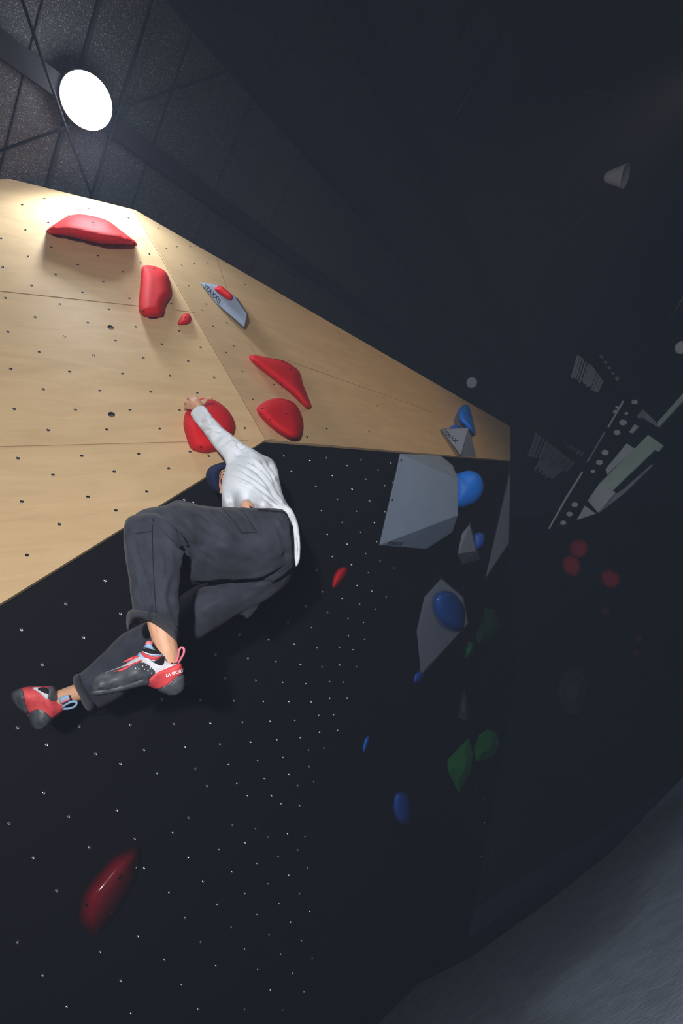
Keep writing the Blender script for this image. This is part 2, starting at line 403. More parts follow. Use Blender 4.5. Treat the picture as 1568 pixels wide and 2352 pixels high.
q1 = .3189; q2 = .2296
BN = [(a*q1, 1300+b*q1) for a, b in [(757,107),(474,273),(867,345),(154,460),(602,516),(304,711),(125,1166),(335,1288),(569,1154),(689,1352),(938,1145),(1163,960),(1442,966),(1551,637),(1250,1136),(1513,1131),(1037,1326),(867,1425),(1330,1304),(1130,1493),(1406,1461),(1489,1584),(314,1635),(493,1804),(65,1853),(841,1761),(642,2027),(970,1966),(239,2101),(1243,1920),(1356,1813),(1037,2176),(1354,2098)]]
BN += [(400+a*q1, 1350+b*q1) for a, b in [(468,338),(679,374),(864,406),(1028,433),(1189,431),(1287,447),(529,508),(731,531),(908,552),(1064,570),(1191,556),(1312,569),(365,652),(586,667),(779,681),(949,691),(1117,674),(1218,680),(430,814),(640,818),(824,821),(987,823),(1118,797),(1245,796),(259,974),(490,967),(690,961),(867,955),(1042,919),(1148,915),(327,1128),(547,1110),(739,1095),(908,1081),(1046,1041),(1177,1027),(391,1273),(600,1247),(784,1222),(966,1170),(1077,1155),(451,1410),(650,1375),(826,1344),(970,1290),(527,1498),(698,1497),(888,1426),(1004,1399),(769,1556),(902,1570),(418,1710),(585,1737),(673,1794),(815,1773),(941,1793),(319,1886),(509,1837),(888,1889),(749,1936),(595,1987),(958,2018),(947,136),(818,250),(1065,29),(989,287),(1103,179),(1209,76),(1251,221),(1334,119),(1253,346),(1370,370),(1361,250),(1422,26)]]
BN += [(a*q1, 1700+b*q1) for a, b in [(407,1084),(125,1457),(720,1525),(307,1694),(480,1922),(993,1413),(868,1732),(1216,1099),(1461,1018),(1332,1279),(1183,1581),(1306,1763),(1425,1938),(942,1968),(1443,1454)]]
BN += [(400+a*q1, 1750+b*q1) for a, b in [(207,861),(415,792),(826,818),(676,878),(507,947),(309,1028),(756,1020),(901,949),(976,1078),(596,1098),(838,1155),(409,1190),(683,1244),(190,1298),(506,1346),(917,1289),(298,1465),(766,1386),(993,1418),(600,1496),(852,1523),(52,1607),(691,1643),(935,1657),(171,1781),(506,1784),(778,1788)]]
BN += [(600+a*q2, 1000+b*q2) for a, b in [(226,206),(484,253),(650,228),(859,303),(997,246),(1295,276),(300,360),(708,403),(1165,348),(1040,438),(544,510),(905,537),(1232,504),(1314,471),(759,642),(1080,655),(950,759),(1235,766),(601,754),(808,870),(1130,875),(992,970),(657,989),(1153,1066),(856,1087),(1044,1186),(710,1213),(1187,1257),(901,1296),(552,1346),(1327,1327),(1069,1374),(957,1505),(1104,1561),(610,1563),(808,1630),(1248,1617),(983,1690),(445,1715),(1138,1740),(661,1773),(867,1833),(1019,1872),(265,1872),(502,1924)]]
BN += [(423, 1148), (443, 1154), (1072, 1796), (1094, 1812), (1112, 1836), (1090, 1870), (1112, 1889), (1130, 1948), (1105, 1968)]
BW = (BLACK[0], BLACK[1]-.024)
BN.sort(key=lambda p: Q(*p, BW)[2])
for x, y in BN[:100]: nut(x, y, BW, wb, NUTB)
v = []; f = []
cs = np.array([vv.co[:] for vv in NUTB.vertices]); R3 = np.array(quat(BW[0]).to_matrix())
for x, y in BN[100:]:
    c = np.array(W(Q(x, y, BW, .0003))); kk = len(v); v += [tuple(c+R3@p*1.1) for p in cs]; f += [tuple(i+kk for i in p.vertices) for p in NUTB.polygons]
o = mesh('bolt_insert', v, f, M['metal'], wb, True, world=True); o['kind'] = 'stuff'

# ceiling
ce_n = CEIL[0]; C0 = Q(310, 482, CEIL)
def cpt(a, b, h=0): return C0+D1*a+SD*b+ce_n*h       # a along the beams, b along the joints
ex4 = [cpt(-7, 5), cpt(26, 5), cpt(26, -16), cpt(-7, -16)]
ceil = mesh('ceiling', ex4+[p-ce_n*.1 for p in ex4], [(0, 1, 2, 3), (7, 6, 5, 4), (0, 4, 5, 1), (1, 5, 6, 2), (2, 6, 7, 3), (3, 7, 4, 0)], M['ceiling']); ceil['kind'] = 'structure'
def cuv(x, y, h=0): q = Q(x, y, CEIL, h)-C0; return q@D1, q@SD
for x, y, w in [(125, 350, .010), (215, 75, .028), (319, 120, .012), (357, 321, .008), (543, 320, .008), (663, 425, .008), (740, 520, .008), (820, 560, .008), (40, 240, .008), (900, 560, .008), (960, 640, .008)]:
    a, b = cuv(x, y, .0)
    vv, ff = box_between(cpt(a, 4.5, .004), cpt(a, -12, .004), w, .012, ce_n); mesh('ceiling_joint', vv, ff, M['ceilseam'], ceil)
def roofbeam(x, y, w, h, label):
    a, b = cuv(x, y, h/2)
    vv, ff = join(box_between(cpt(-6, b, h*.5), cpt(24, b, h*.5), w*.35, h, ce_n), box_between(cpt(-6, b, h), cpt(24, b, h), w, .012, ce_n), box_between(cpt(-6, b, .008), cpt(24, b, .008), w, .012, ce_n))
    o = mesh('roof_beam', vv, ff, M['beam']); return tag(o, label, 'beam', 'roof beams running into the hall')
roofbeam(450, 425, .12, .11, 'black steel roof beam nearest the plywood wall, running past the lit lamp')
roofbeam(560, 145, .17, .20, 'wide black roof beam to the right of the lit lamp')
roofbeam(830, 60, .2, .22, 'black roof beam furthest right, almost lost in the dark ceiling')
def rod(pts, h, r, label):
    P = [Q(x, y, CEIL, hh) for (x, y), hh in zip(pts, h)]
    vv, ff = tube(P, r, 6); return tag(mesh('brace_rod', vv, ff, M['beam'], smooth=True), label, 'brace', 'cross bracing rods under the ceiling')
rod([(30, -60), (150, 290), (212, 456)], (.30, .22, .10), .008, 'thin black brace rod passing left of the lamp down to the plywood edge')
rod([(-60, 368), (275, 248), (530, 160), (790, 76)], (.10, .16, .18, .2), .009, 'thin black brace rod running sideways behind the lamp to the right')
rod([(209, 456), (277, 241), (345, 20)], (.10, .16, .2), .007, 'thin black brace rod rising right of the lamp from the plywood edge')

# floor, hall shell
def fp(x, y): return Q(x, y, FLOOR)
def wmesh(name, v, f, m, parent=None): return mesh(name, v, f, m, parent, world=True)
flo = wmesh('floor', [(-9, -6, 0), (30, -6, 0), (30, 32, 0), (-9, 32, 0), (-9, -6, -.1), (30, -6, -.1), (30, 32, -.1), (-9, 32, -.1)], [(0, 1, 2, 3), (7, 6, 5, 4), (0, 4, 5, 1), (1, 5, 6, 2), (2, 6, 7, 3), (3, 7, 4, 0)], M['floor']); flo['kind'] = 'structure'
far = wmesh('wall_far', [(-20, 18, 0), (60, 18, 0), (60, 18, 40), (-20, 18, 40), (-20, 18.3, 0), (60, 18.3, 0), (60, 18.3, 40), (-20, 18.3, 40)], [(0, 1, 2, 3), (7, 6, 5, 4), (0, 4, 5, 1), (1, 5, 6, 2), (2, 6, 7, 3), (3, 7, 4, 0)], M['shell']); far['kind'] = 'structure'
def slab(name, pts, pl, t, m, parent=None, base=0, smooth=0):
    pts = spline(pts, smooth) if smooth else pts
    P = [Q(x, y, pl, base+t) for x, y in pts]; B = [Q(x, y, pl, base) for x, y in pts]; B = [p-pl[0]*(t) for p in P]; k = len(P)
    return mesh(name, P+B, [tuple(range(k)), tuple(range(2*k-1, k-1, -1))]+[(i, (i+1) % k, (i+1) % k+k, i+k) for i in range(k)], m, parent)
FL2 = FLOOR
tag(slab('crash_mat', [(770, 2352), (900, 2290), (1079, 2200), (1240, 2085), (1400, 1960), (1568, 1785), (1700, 1690), (2900, 2500), (1700, 3300), (600, 2900), (700, 2420)], FL2, .06, M['mat_grey']), 'grey carpet topped crash mat filling the lower right corner', 'mat')  # grey stops where the lit floor ends; that boundary is put into colour
tag(slab('navy_mat', [(640, 2352), (820, 2235), (1010, 2125), (1198, 2015), (1399, 1900), (1568, 1745), (1690, 1640), (1800, 1800), (1500, 2200), (900, 2500), (560, 2480)], FL2, .03, M['mat_navy']), 'dark navy vinyl mat lying behind the grey crash mat', 'mat')

# thin haze added throughout the hall to lift the blacks
hz_m = bpy.data.materials.new('black_lift_haze'); hz_m.use_nodes = True; nt = hz_m.node_tree; nt.nodes.clear()
vo = nt.nodes.new('ShaderNodeVolumeScatter'); vo.inputs['Density'].default_value = HAZE; vo.inputs['Color'].default_value = (.54, .68, 1.0, 1); vo.inputs['Anisotropy'].default_value = 0.0
ou = nt.nodes.new('ShaderNodeOutputMaterial'); nt.links.new(vo.outputs[0], ou.inputs['Volume'])
hb_ = wmesh('haze', [(-20.5, -8, -.3), (60.5, -8, -.3), (60.5, 30.8, -.3), (-20.5, 30.8, -.3), (-20.5, -8, 41), (60.5, -8, 41), (60.5, 30.8, 41), (-20.5, 30.8, 41)], [(0, 1, 2, 3), (7, 6, 5, 4), (0, 4, 5, 1), (1, 5, 6, 2), (2, 6, 7, 3), (3, 7, 4, 0)], hz_m)
tag(hb_, 'thin added haze that lifts the blacks throughout the dark hall', 'haze', kind='stuff')

# ------------------------------------------------------------------ lamp
LZ = 3.0
lp = empty('ceiling_lamp', W(ray(198, 232)*LZ), 'blazing round white lamp hanging under the ceiling at top left', 'lamp')
lc = ray(198, 232)*LZ; ax = unit(-UP*.5-lc/np.linalg.norm(lc)*.85+np.array([.05, 0, 0]))   # lamp faces down and towards the viewer
def lathe(c, axis, prof, seg=32):
    a = unit(axis); s = unit(np.cross(a, [.2, .9, .3])); t = np.cross(a, s); v = []; f = []
    for r, z in prof:
        for k in range(seg): an = 2*math.pi*k/seg; v.append(c+a*z+(s*math.cos(an)+t*math.sin(an))*r)
    for i in range(len(prof)-1):
        for k in range(seg): j = (k+1) % seg; f.append((i*seg+k, i*seg+j, (i+1)*seg+j, (i+1)*seg+k))
    f += [tuple(range(seg)), tuple((len(prof)-1)*seg+k for k in range(seg))]
    return v, f
v, f = lathe(lc, ax, [(.02, -.16), (.07, -.15), (.11, -.10), (.14, -.02), (.145, 0), (.135, .0)]); mesh('lamp_housing', v, f, M['lamp_metal'], lp, True)
v, f = lathe(lc, ax, [(.135, -.005), (.14, .02), (.12, .05), (.07, .07), (.02, .075)]); mesh('diffuser', v, f, M['lampglow'], lp, True)
v, f = tube([lc-ax*.15, Q(205, 220, CEIL, 0.0)], .012, 8); mesh('stem', v, f, M['lamp_metal'], lp, True)
lo = light('lamp_bulb', 'SPOT', W(lc+ax*.10-LEFT[0]*.17-UP*.05), 58, (.86, .93, 1.0), .10, W(Q(330, 700, LEFT)), (160, .5)); setparent(lo, lp)
lo = light('lamp_spill', 'POINT', W(lc+ax*.10+ce_n*.22), 12, (.94, .97, 1.0), .1); setparent(lo, lp)

# ------------------------------------------------------------------ holds on the plywood
def hold(name, outline, pl, H, wpx, m, label, holes=(), smooth=5, group=None, cat='climbing hold', base=0., power=.5, tilt=None, step=None, hs=1.0):
    v, f = shape_on(outline, pl, H, wpx, smooth=smooth, base=base, power=power, tilt=tilt, step=step)
    o = mesh(name, v, f, m, smooth=True); tag(o, label, cat, group)
    for x, y in holes:                                     # recessed bolt
        d = min(math.dist((x, y), p) for p in spline(outline, 4)); u = min(d/wpx, 1); h = H*(1-(1-u)**2)**power
        nut(x, y, pl, o, BORE, base+h+.005, 'bolt_hole', hs)
    return o
g1 = 'red holds on the plywood wall'
hold('climbing_hold', [(107,529),(125,515),(150,499),(167,493),(190,492),(222,498),(250,508),(275,527),(300,546),(313,557),(311,563),(285,562),(255,562),(225,559),(190,551),(150,542),(115,537)], LEFT, .17, 34, M['red'], 'large arched red hold highest on the plywood, with a long shadow below it', [(214, 511)], group=g1, tilt=(0, .9), hs=1.3)
hold('climbing_hold', [(328,612),(340,609),(360,613),(380,624),(390,645),(395,672),(390,685),(382,698),(378,716),(370,726),(350,729),(333,727),(321,719),(318,700),(322,655),(324,625)], LEFT, .10, 26, M['red'], 'upright knobbly red hold right of the arched red hold', [(330,715),(369,717),(354,618)], group=g1)
hold('climbing_hold', [(408,745),(413,732),(424,720),(434,721),(439,730),(437,740),(424,745)], LEFT, .035, 10, M['red'], 'smallest red hold, a little wedge just above the plywood fold', [(426, 729)], group=g1)
hold('climbing_hold', [(421,975),(428,940),(445,922),(470,914),(495,920),(520,938),(536,962),(541,985),(532,1008),(515,1030),(490,1038),(465,1040),(440,1032),(430,1012)], LEFT, .11, 40, M['red'], 'round red hold that the climber grips', [(461, 1026)], group=g1)
hold('climbing_hold', [(573,817),(590,816),(620,822),(650,828),(672,840),(688,855),(697,885),(714,928),(714,937),(700,935),(668,905),(625,870),(590,842),(574,826)], RIGHT, .10, 22, M['red'], 'long red wing shaped hold on the right plywood slope', [(667, 848), (644, 882)], group=g1)
hold('climbing_hold', [(589,940),(603,925),(630,915),(660,918),(680,930),(693,955),(697,980),(693,1003),(683,1011),(660,1008),(625,985),(600,960)], RIGHT, .10, 26, M['red'], 'half round red hold at the lower edge of the right plywood slope', [(602,939),(657,950),(620,963)], group=g1)

def poly(name, verts, faces, pl, m, label, cat='volume', group=None, mats=None, fmat=None):
    P = [Q(x, y, pl, h) for x, y, h in verts]
    # back plate closes the solid against the wall
    cx = np.mean(P, 0)
    o = mesh(name, P, faces, m, mats=mats, fmat=fmat)
    tag(o, label, cat, group)
    bev = o.modifiers.new('bevel', 'BEVEL'); bev.width = .006; bev.segments = 2; bev.limit_method = 'ANGLE'
    return o
def facet(pl, a, b, c):                          # plane through three lifted points, and the lift another corner needs to lie on it
    A, B, C_ = (Q(x, y, pl, h) for x, y, h in (a, b, c)); f = plane(np.cross(B-A, C_-A), A)
    return f, (lambda x, y: (x, y, float(pl[0]@Q(x, y, f)-pl[1])))
FINP, fz = facet(RIGHT, (460,650,.03), (540,684,.14), (561,752,.05))
# grey fin volume with a small red hold on the right plywood slope
o = poly('volume', [(458,648,.0),(502,655,.0),(545,684,.0),(570,722,.0),(562,756,.0),(495,695,.0), (460,650,.03),fz(500,657),(540,684,.14),fz(567,722),(561,752,.05),fz(500,700)],
     [(5,4,3,2,1,0),(6,7,8,9,10,11),(0,1,7,6),(1,2,8,7),(2,3,9,8),(3,4,10,9),(4,5,11,10),(5,0,6,11)], RIGHT, M['grey'], 'slim slate grey wedge volume high on the right plywood slope', group='grey volumes')
VOL_UP = o
def logo(s, px0, px1, pl, h, size, parent, bend=None):
    a = Q(*px0, pl, h); b = Q(*px1, pl, h); textmesh('logo_print', s, a, b-a, pl[0], size, M['ink'], parent)
logo('STAXX((', (466, 660), (493, 686), FINP, .006, .042, VOL_UP)
hold('climbing_hold', [(492,664),(498,658),(508,657),(520,666),(533,678),(532,688),(526,689),(512,681),(500,672)], FINP, .04, 9, M['red'], 'short red bar hold bolted on the slim grey wedge volume', [(501, 660)], group='red holds on the plywood wall', base=.012)

# ------------------------------------------------------------------ volumes and holds on the black wall and the far plywood
BV = 'grey volumes'
BIGP, bz = facet(BW, (1051,1101,.32), (1051,1184,.32), (871,1252,.03)); LOWP, lz = facet(BW, (871,1252,.03), (978,1261,.06), (1051,1184,.32))
o = poly('volume', [(917,1042,0),(1012,1046,0),(1040,1069,0),(1052,1102,0),(1052,1182,0),(1040,1222,0),(980,1263,0),(869,1253,0),
                    bz(919,1043),(1008,1048,.06),(1038,1070,.10),(1051,1101,.32),(1051,1184,.32),lz(1038,1222),(978,1261,.06),(871,1252,.03)],
     [(7,6,5,4,3,2,1,0),(8,11,12,15),(8,9,10,11),(12,13,14,15)]+[(i,(i+1)%8,(i+1)%8+8,i+8) for i in range(8)], BW, M['grey'], 'biggest grey faceted volume, hanging on the black wall under the plywood', group=BV)
logo('STAXX((', (887,1252), (925,1252), LOWP, .008, .055, o)
for x, y in ((921, 1057), (901, 1148)): 
    nut(x, y, BIGP, o, BORE, .003, 'bolt_hole', 1.4)
gb = 'blue holds on the black wall'
def blob(name, outline, P0, H, wpx, m, label, group, pl=None, holes=(), cat='climbing hold'):
    """rounded hold that stands off the wall around depth P0"""
    v, f = inflate(outline, lambda x, y: P0, wpx, step=4, smooth=5, flat=H, back=.6)
    return tag(mesh(name, v, f, m, smooth=True), label, cat, group)
zb = Q(1065,1140,BW,.2)[2]
blob('climbing_hold', [(1040,1090),(1055,1086),(1075,1081),(1095,1086),(1107,1100),(1110,1120),(1103,1142),(1085,1157),(1058,1166),(1040,1160),(1035,1125)], zb+.06, .9, 38, M['blue'], 'large round bright blue hold on the side of the biggest grey volume', gb)
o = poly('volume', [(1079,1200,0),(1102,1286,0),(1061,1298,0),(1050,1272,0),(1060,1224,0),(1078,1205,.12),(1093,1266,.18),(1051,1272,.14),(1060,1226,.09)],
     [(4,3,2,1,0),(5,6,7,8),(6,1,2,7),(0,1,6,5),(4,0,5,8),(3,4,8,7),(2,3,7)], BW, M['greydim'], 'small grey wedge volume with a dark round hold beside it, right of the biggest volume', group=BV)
zb = Q(1095,1240,BW,.08)[2]
blob('climbing_hold', [(1088,1228),(1098,1223),(1110,1226),(1113,1238),(1108,1252),(1095,1262),(1088,1250)], zb, .8, 12, M['bluedark'], 'small dim blue hold tucked behind the small grey wedge volume', gb)
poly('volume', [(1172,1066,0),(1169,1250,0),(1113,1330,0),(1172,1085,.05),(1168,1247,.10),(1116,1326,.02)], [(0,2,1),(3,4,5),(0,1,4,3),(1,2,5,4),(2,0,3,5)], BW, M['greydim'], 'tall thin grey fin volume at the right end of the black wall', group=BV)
VP5, kz = facet(BW, (974,1373,.09), (1062,1372,.15), (966,1548,.03))
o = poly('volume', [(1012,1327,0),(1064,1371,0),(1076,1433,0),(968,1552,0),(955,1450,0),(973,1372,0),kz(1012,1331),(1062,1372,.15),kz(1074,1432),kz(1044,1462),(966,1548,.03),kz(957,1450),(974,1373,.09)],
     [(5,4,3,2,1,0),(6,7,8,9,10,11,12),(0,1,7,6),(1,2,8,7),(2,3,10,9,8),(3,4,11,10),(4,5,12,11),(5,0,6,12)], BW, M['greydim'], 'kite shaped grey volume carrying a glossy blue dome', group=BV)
M['blueg'] = mat('glossy_blue_hold', (.02, .10, .45), .2, .5, coat=.5)
hold('climbing_hold', [(992,1390),(996,1368),(1012,1356),(1035,1358),(1055,1375),(1067,1400),(1067,1435),(1055,1450),(1035,1450),(1010,1435),(998,1415)], VP5, .13, 30, M['blueg'], 'glossy blue dome hold sitting on the kite shaped grey volume', group=gb, base=.02)
hold('climbing_hold', [(949,1562),(952,1549),(962,1541),(972,1544),(970,1556),(960,1567),(951,1569)], BW, .04, 9, M['bluedark'], 'small blue hold touching the lower tip of the kite shaped volume', group=gb)
hold('climbing_hold', [(833,1712),(838,1696),(846,1690),(847,1698),(842,1716),(836,1727),(832,1724)], BW, .05, 6, M['blue'], 'thin blue crescent hold low on the black wall', group=gb)
hold('climbing_hold', [(901,1850),(906,1825),(918,1818),(932,1824),(941,1845),(940,1880),(930,1893),(915,1888),(905,1872)], BW, .08, 18, M['bluedark'], 'lowest blue hold, an upright oval on the black wall', group=gb)
hold('climbing_hold', [(762,1338),(768,1318),(780,1305),(793,1303),(797,1312),(790,1328),(776,1345),(767,1352),(763,1350)], BW, .07, 12, M['reddark'], 'small red bean hold on the black wall right of the climber', group='red holds on the black wall')
hold('climbing_hold', [(180,2110),(184,2070),(200,2035),(228,2000),(260,1965),(290,1950),(315,1945),(322,1965),(315,2010),(298,2050),(270,2095),(245,2130),(220,2150),(195,2140)], BW, .16, 45, M['redgloss'], 'big glossy dark red oval hold at the bottom left of the black wall', [(201,2078),(276,2015)], group='red holds on the black wall', hs=1.5)
# right plywood far end
o = poly('volume', [(1010,985,0),(1076,981,0),(1094,1051,0),(1058,1047,0),(1014,987,.03),(1075,983,.20),(1058,1046,.05)], [(3,2,1,0),(4,5,6),(5,2,3,6),(0,1,5,4),(3,0,4,6),(1,2,5)], RIGHT, M['greydim'], 'grey three sided pyramid volume at the far end of the plywood', group=BV)
a, b, c = Q(1014,987,RIGHT,.03), Q(1075,983,RIGHT,.20), Q(1058,1046,RIGHT,.05)
PP = plane(np.cross(b-a, c-a), a); logo('STAXX', (1014, 990), (1027, 1001), PP, .003, .06, o)
hold('climbing_hold', [(1050,950),(1055,938),(1065,930),(1076,932),(1082,950),(1088,975),(1092,996),(1085,998),(1070,985),(1055,968)], RIGHT, .14, 14, M['blue'], 'tall blue hold highest on the far plywood beside the pyramid volume', group='blue holds on the far plywood')
hold('climbing_hold', [(1034,982),(1038,977),(1046,976),(1054,979),(1058,984),(1046,986)], RIGHT, .06, 6, M['blue'], 'little blue hold peeking over the top of the pyramid volume', group='blue holds on the far plywood', step=1.5)
# green and grey volumes low on the black wall
gg = 'green volumes low on the black wall'
def gem(pts, pl, H, m, label, group, peak=None):
    n = len(pts); c = peak or tuple(np.mean(np.array(pts), 0)); P = [Q(x, y, pl, 0) for x, y in pts]+[Q((x*.45+c[0]*.55), (y*.45+c[1]*.55), pl, H) for x, y in pts]
    f = [tuple(range(n-1, -1, -1)), tuple(range(n, 2*n))]+[(i, (i+1) % n, (i+1) % n+n, i+n) for i in range(n)]
    return tag(mesh('volume', P, f, m), label, 'volume', group)
gem([(1076,1695),(1085,1730),(1082,1770),(1053,1822),(1028,1770),(1027,1745)], BW, .12, M['green'], 'green kite shaped volume, larger and nearer of the low green pair', gg)
gem([(1118,1675),(1140,1685),(1147,1710),(1130,1740),(1095,1750),(1088,1722),(1098,1690)], BW, .12, M['green'], 'green rounded volume just right of the green kite shaped one', gg)
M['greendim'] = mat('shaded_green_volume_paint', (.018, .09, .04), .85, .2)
gem([(1076,1472),(1086,1480),(1084,1497),(1073,1512),(1066,1510),(1068,1490)], BW, .08, M['green'], 'small green volume right of the kite shaped grey volume', gg)
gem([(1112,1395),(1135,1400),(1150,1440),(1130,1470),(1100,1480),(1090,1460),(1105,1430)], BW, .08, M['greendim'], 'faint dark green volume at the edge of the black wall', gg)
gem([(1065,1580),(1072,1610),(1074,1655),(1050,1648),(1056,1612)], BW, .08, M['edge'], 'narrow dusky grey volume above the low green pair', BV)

# ------------------------------------------------------------------ far side of the hall: distant wall with red holds, mezzanine
FARW = plane(unit(-FW*.9-RT*.45), ray(1400, 1400)*9.5)
fw = slab('wall_distance', [(1080, 1195), (1600, 1150), (1900, 1500), (1900, 1650), (1080, 2250)], FARW, .08, M['shell']); fw['kind'] = 'structure'
FW1 = (FARW[0], FARW[1]+.08)
M['redfar'] = mat('distant_red_hold', (.42, .02, .03), .85, .2)  # red of the three brighter holds on the distant wall
M['redfaint'] = mat('darker_red_hold', (.11, .025, .035), .85, .2)  # darker red of the three fainter holds
gr = 'red holds on the distant wall'
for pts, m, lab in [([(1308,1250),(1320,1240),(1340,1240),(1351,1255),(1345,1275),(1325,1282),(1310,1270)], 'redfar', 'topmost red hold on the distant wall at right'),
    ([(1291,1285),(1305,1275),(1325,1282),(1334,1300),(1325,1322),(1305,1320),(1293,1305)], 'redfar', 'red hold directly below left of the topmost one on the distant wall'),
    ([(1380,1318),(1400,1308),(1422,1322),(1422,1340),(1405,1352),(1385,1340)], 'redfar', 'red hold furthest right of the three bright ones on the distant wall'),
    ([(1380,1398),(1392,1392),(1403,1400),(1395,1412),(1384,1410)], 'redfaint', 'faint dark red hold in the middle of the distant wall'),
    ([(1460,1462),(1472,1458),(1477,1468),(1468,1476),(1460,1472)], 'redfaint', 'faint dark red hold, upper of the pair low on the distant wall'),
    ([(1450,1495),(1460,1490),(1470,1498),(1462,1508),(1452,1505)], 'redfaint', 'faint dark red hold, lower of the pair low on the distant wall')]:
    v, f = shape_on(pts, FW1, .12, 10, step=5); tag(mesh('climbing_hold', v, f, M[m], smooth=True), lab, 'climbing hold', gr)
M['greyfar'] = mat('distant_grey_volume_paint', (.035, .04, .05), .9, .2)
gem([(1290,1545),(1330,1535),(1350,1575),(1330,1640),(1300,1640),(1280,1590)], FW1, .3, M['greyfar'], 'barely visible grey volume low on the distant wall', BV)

MZ = plane(unit(-FW*.8-RT*.6+UP*.0), ray(1400, 1060)*8.6)
mz = empty('mezzanine', W(Q(1330, 1100, MZ)), 'far mezzanine gallery with pale boards behind a steel beam pierced by round holes', 'mezzanine')
def mboard(name, pts, m, h=0, t=.05): return slab(name, pts, MZ, t, M[m], mz, base=h)
def zz(pts): return [(1160+a*.2602, 640+b*.2602) for a, b in pts]
mboard('fascia_board', zz([(850,1790),(1260,1380),(1395,1475),(1350,1530),(1320,1510),(935,1880)]), 'palegreen')
mboard('back_board', zz([(885,1680),(1070,1455),(1140,1500),(895,1730)]), 'pale', -.02)
mboard('fascia_board', zz([(725,1960),(845,1790),(970,1890),(820,2065)]), 'pale')
mboard('fascia_board', zz([(630,2130),(700,2005),(795,2075)]), 'pale')
mboard('fascia_board', zz([(1090,1355),(1140,1285),(1175,1305),(1120,1365)]), 'pale')
mboard('gallery_strip', zz([(1340,1270),(1570,1010),(1570,1075),(1350,1315)]), 'palegreen', .0)
mboard('gallery_strip', zz([(1160,1215),(1210,1155),(1240,1180),(1340,1275),(1350,1315),(1200,1220),(1185,1240)]), 'corr', .02)
mboard('gallery_strip', zz([(975,1900),(1050,1850),(1290,1640),(1300,1650),(1060,1885),(830,2065)]), 'corr', .02)
for a in [zz([(1535,1520),(1530,1610),(1568,1660),(1568,1555)])]: pass
# beam: a solid web, pale discs standing in for light through its round openings
mboard('ledge_rail', zz([(375,2210),(530,1930),(545,1935),(392,2205)]), 'pale', .05, .02)
mboard('ledge_rail', zz([(530,1930),(675,1700),(685,1708),(548,1935)]), 'pale', .05, .02)
mboard('ledge_rail', zz([(715,1620),(870,1355),(880,1362),(728,1622)]), 'corr', .05, .02)
mboard('ledge_rail', zz([(900,1310),(1035,1075),(1048,1082),(912,1315)]), 'pale', .05, .02)
holesz = [(612,1995,27),(565,2078,26),(510,2155,24),(880,1535,30),(830,1622,28),(772,1700,18),(1038,1270,32),(985,1358,28),(1140,1088,26),(1068,1190,16),(970,1175,20),(985,1135,14)]
for a, b, r in holesz:                     # light in the openings, put in as pale discs before the web
    pts = [(a+r*math.cos(t)*1.05, b+r*math.sin(t)*.82) for t in np.linspace(0, 2*math.pi, 15)[:-1]]
    mboard('lit_opening_disc', zz(pts), 'pale', .03, .02)
web = mboard('beam_web', zz([(430,2210),(560,2190),(700,1960),(800,1800),(900,1640),(1120,1300),(1200,1080),(1120,1040),(1050,1080),(720,1640),(545,1940)]), 'corr', -.15, .03); web.data.materials[0] = M['beam']
# corrugated strips of the far roof that catch light
CR = plane(unit(-FW*.7-UP*.5-RT*.3), ray(1330, 950)*9.2)
cs_ = empty('corrugated_sheet', W(Q(1340, 870, CR)), 'dim ribbed metal roof sheets beyond the end of the plywood wall', 'roof sheet')
def ribs(p0, p1, q0, q1, n, m, jit=.15):
    for i in range(n):
        t = (i+.5)/n; a = np.array(p0)*(1-t)+np.array(p1)*t; b = np.array(q0)*(1-t)+np.array(q1)*t
        a = a+(b-a)*random.uniform(0, jit); b = b-(b-a)*random.uniform(0, jit)
        vv, ff = box_between(Q(*a, CR, .02), Q(*b, CR, .02), .055*random.uniform(.5, 1.1), .02, CR[0]); mesh('sheet_rib', vv, ff, M[m], cs_)
ribs((1325,812),(1392,862),(1310,868),(1372,905),11,'ribs' if 0 else 'corr')
ribs((1372,812),(1418,872),(1380,815),(1424,880),5,'corr')
ribs((1235,975),(1345,1040),(1210,1050),(1300,1085),13,'edge')
ribs((1260,1010),(1335,1045),(1225,1080),(1262,1105),9,'edge')
vv, ff = box_between(Q(1205, 960, CR, .12), Q(1350, 1075, CR, .12), .14, .1, CR[0]); tag(mesh('roof_beam', vv, ff, M['beam']), 'dark slanting roof beam crossing the distant ribbed sheets', 'beam')
vv, ff = box_between(Q(1345, 800, CR, .12), Q(1440, 930, CR, .12), .14, .1, CR[0]); tag(mesh('roof_beam', vv, ff, M['beam']), 'dark roof beam above the distant mezzanine', 'beam')

# ceiling spot heads and cable conduits at right
sp = ray(1420, 405)*4.6
s_ = empty('spotlight', W(sp), 'unlit pale cone shaped spotlight alone on the dark ceiling at right', 'lamp')
axs = unit(np.array([.55, -.25, -.45])); v, f = lathe(sp-axs*.06, axs, [(.03, -.06), (.045, -.04), (.09, .09), (.10, .12), (.095, .12), (.085, .10)], 28); mesh('housing', v, f, M['spotgrey'], s_, True)
v, f = lathe(sp-axs*.06, axs, [(.0855, .085), (.05, .095), (.01, .097)], 28); mesh('lens', v, f, M['corr'], s_, True)
v, f = tube([sp-axs*.1, Q(1400, 380, CEIL, 0)], .01, 6); mesh('stem', v, f, M['beam'], s_, True)
sp = ray(1083, 879)*6.2; s_ = empty('spotlight', W(sp), 'small grey disc shaped lamp just above the far end of the plywood', 'lamp')
v, f = lathe(sp, unit(-sp), [(.05, -.05), (.062, -.02), (.066, 0), (.055, .006), (.02, .01)], 24); mesh('housing', v, f, M['greydim'], s_, True)
v, f = tube([sp, Q(1010, 820, CEIL, 0)], .006, 6); mesh('cable', v, f, M['beam'], s_, True)
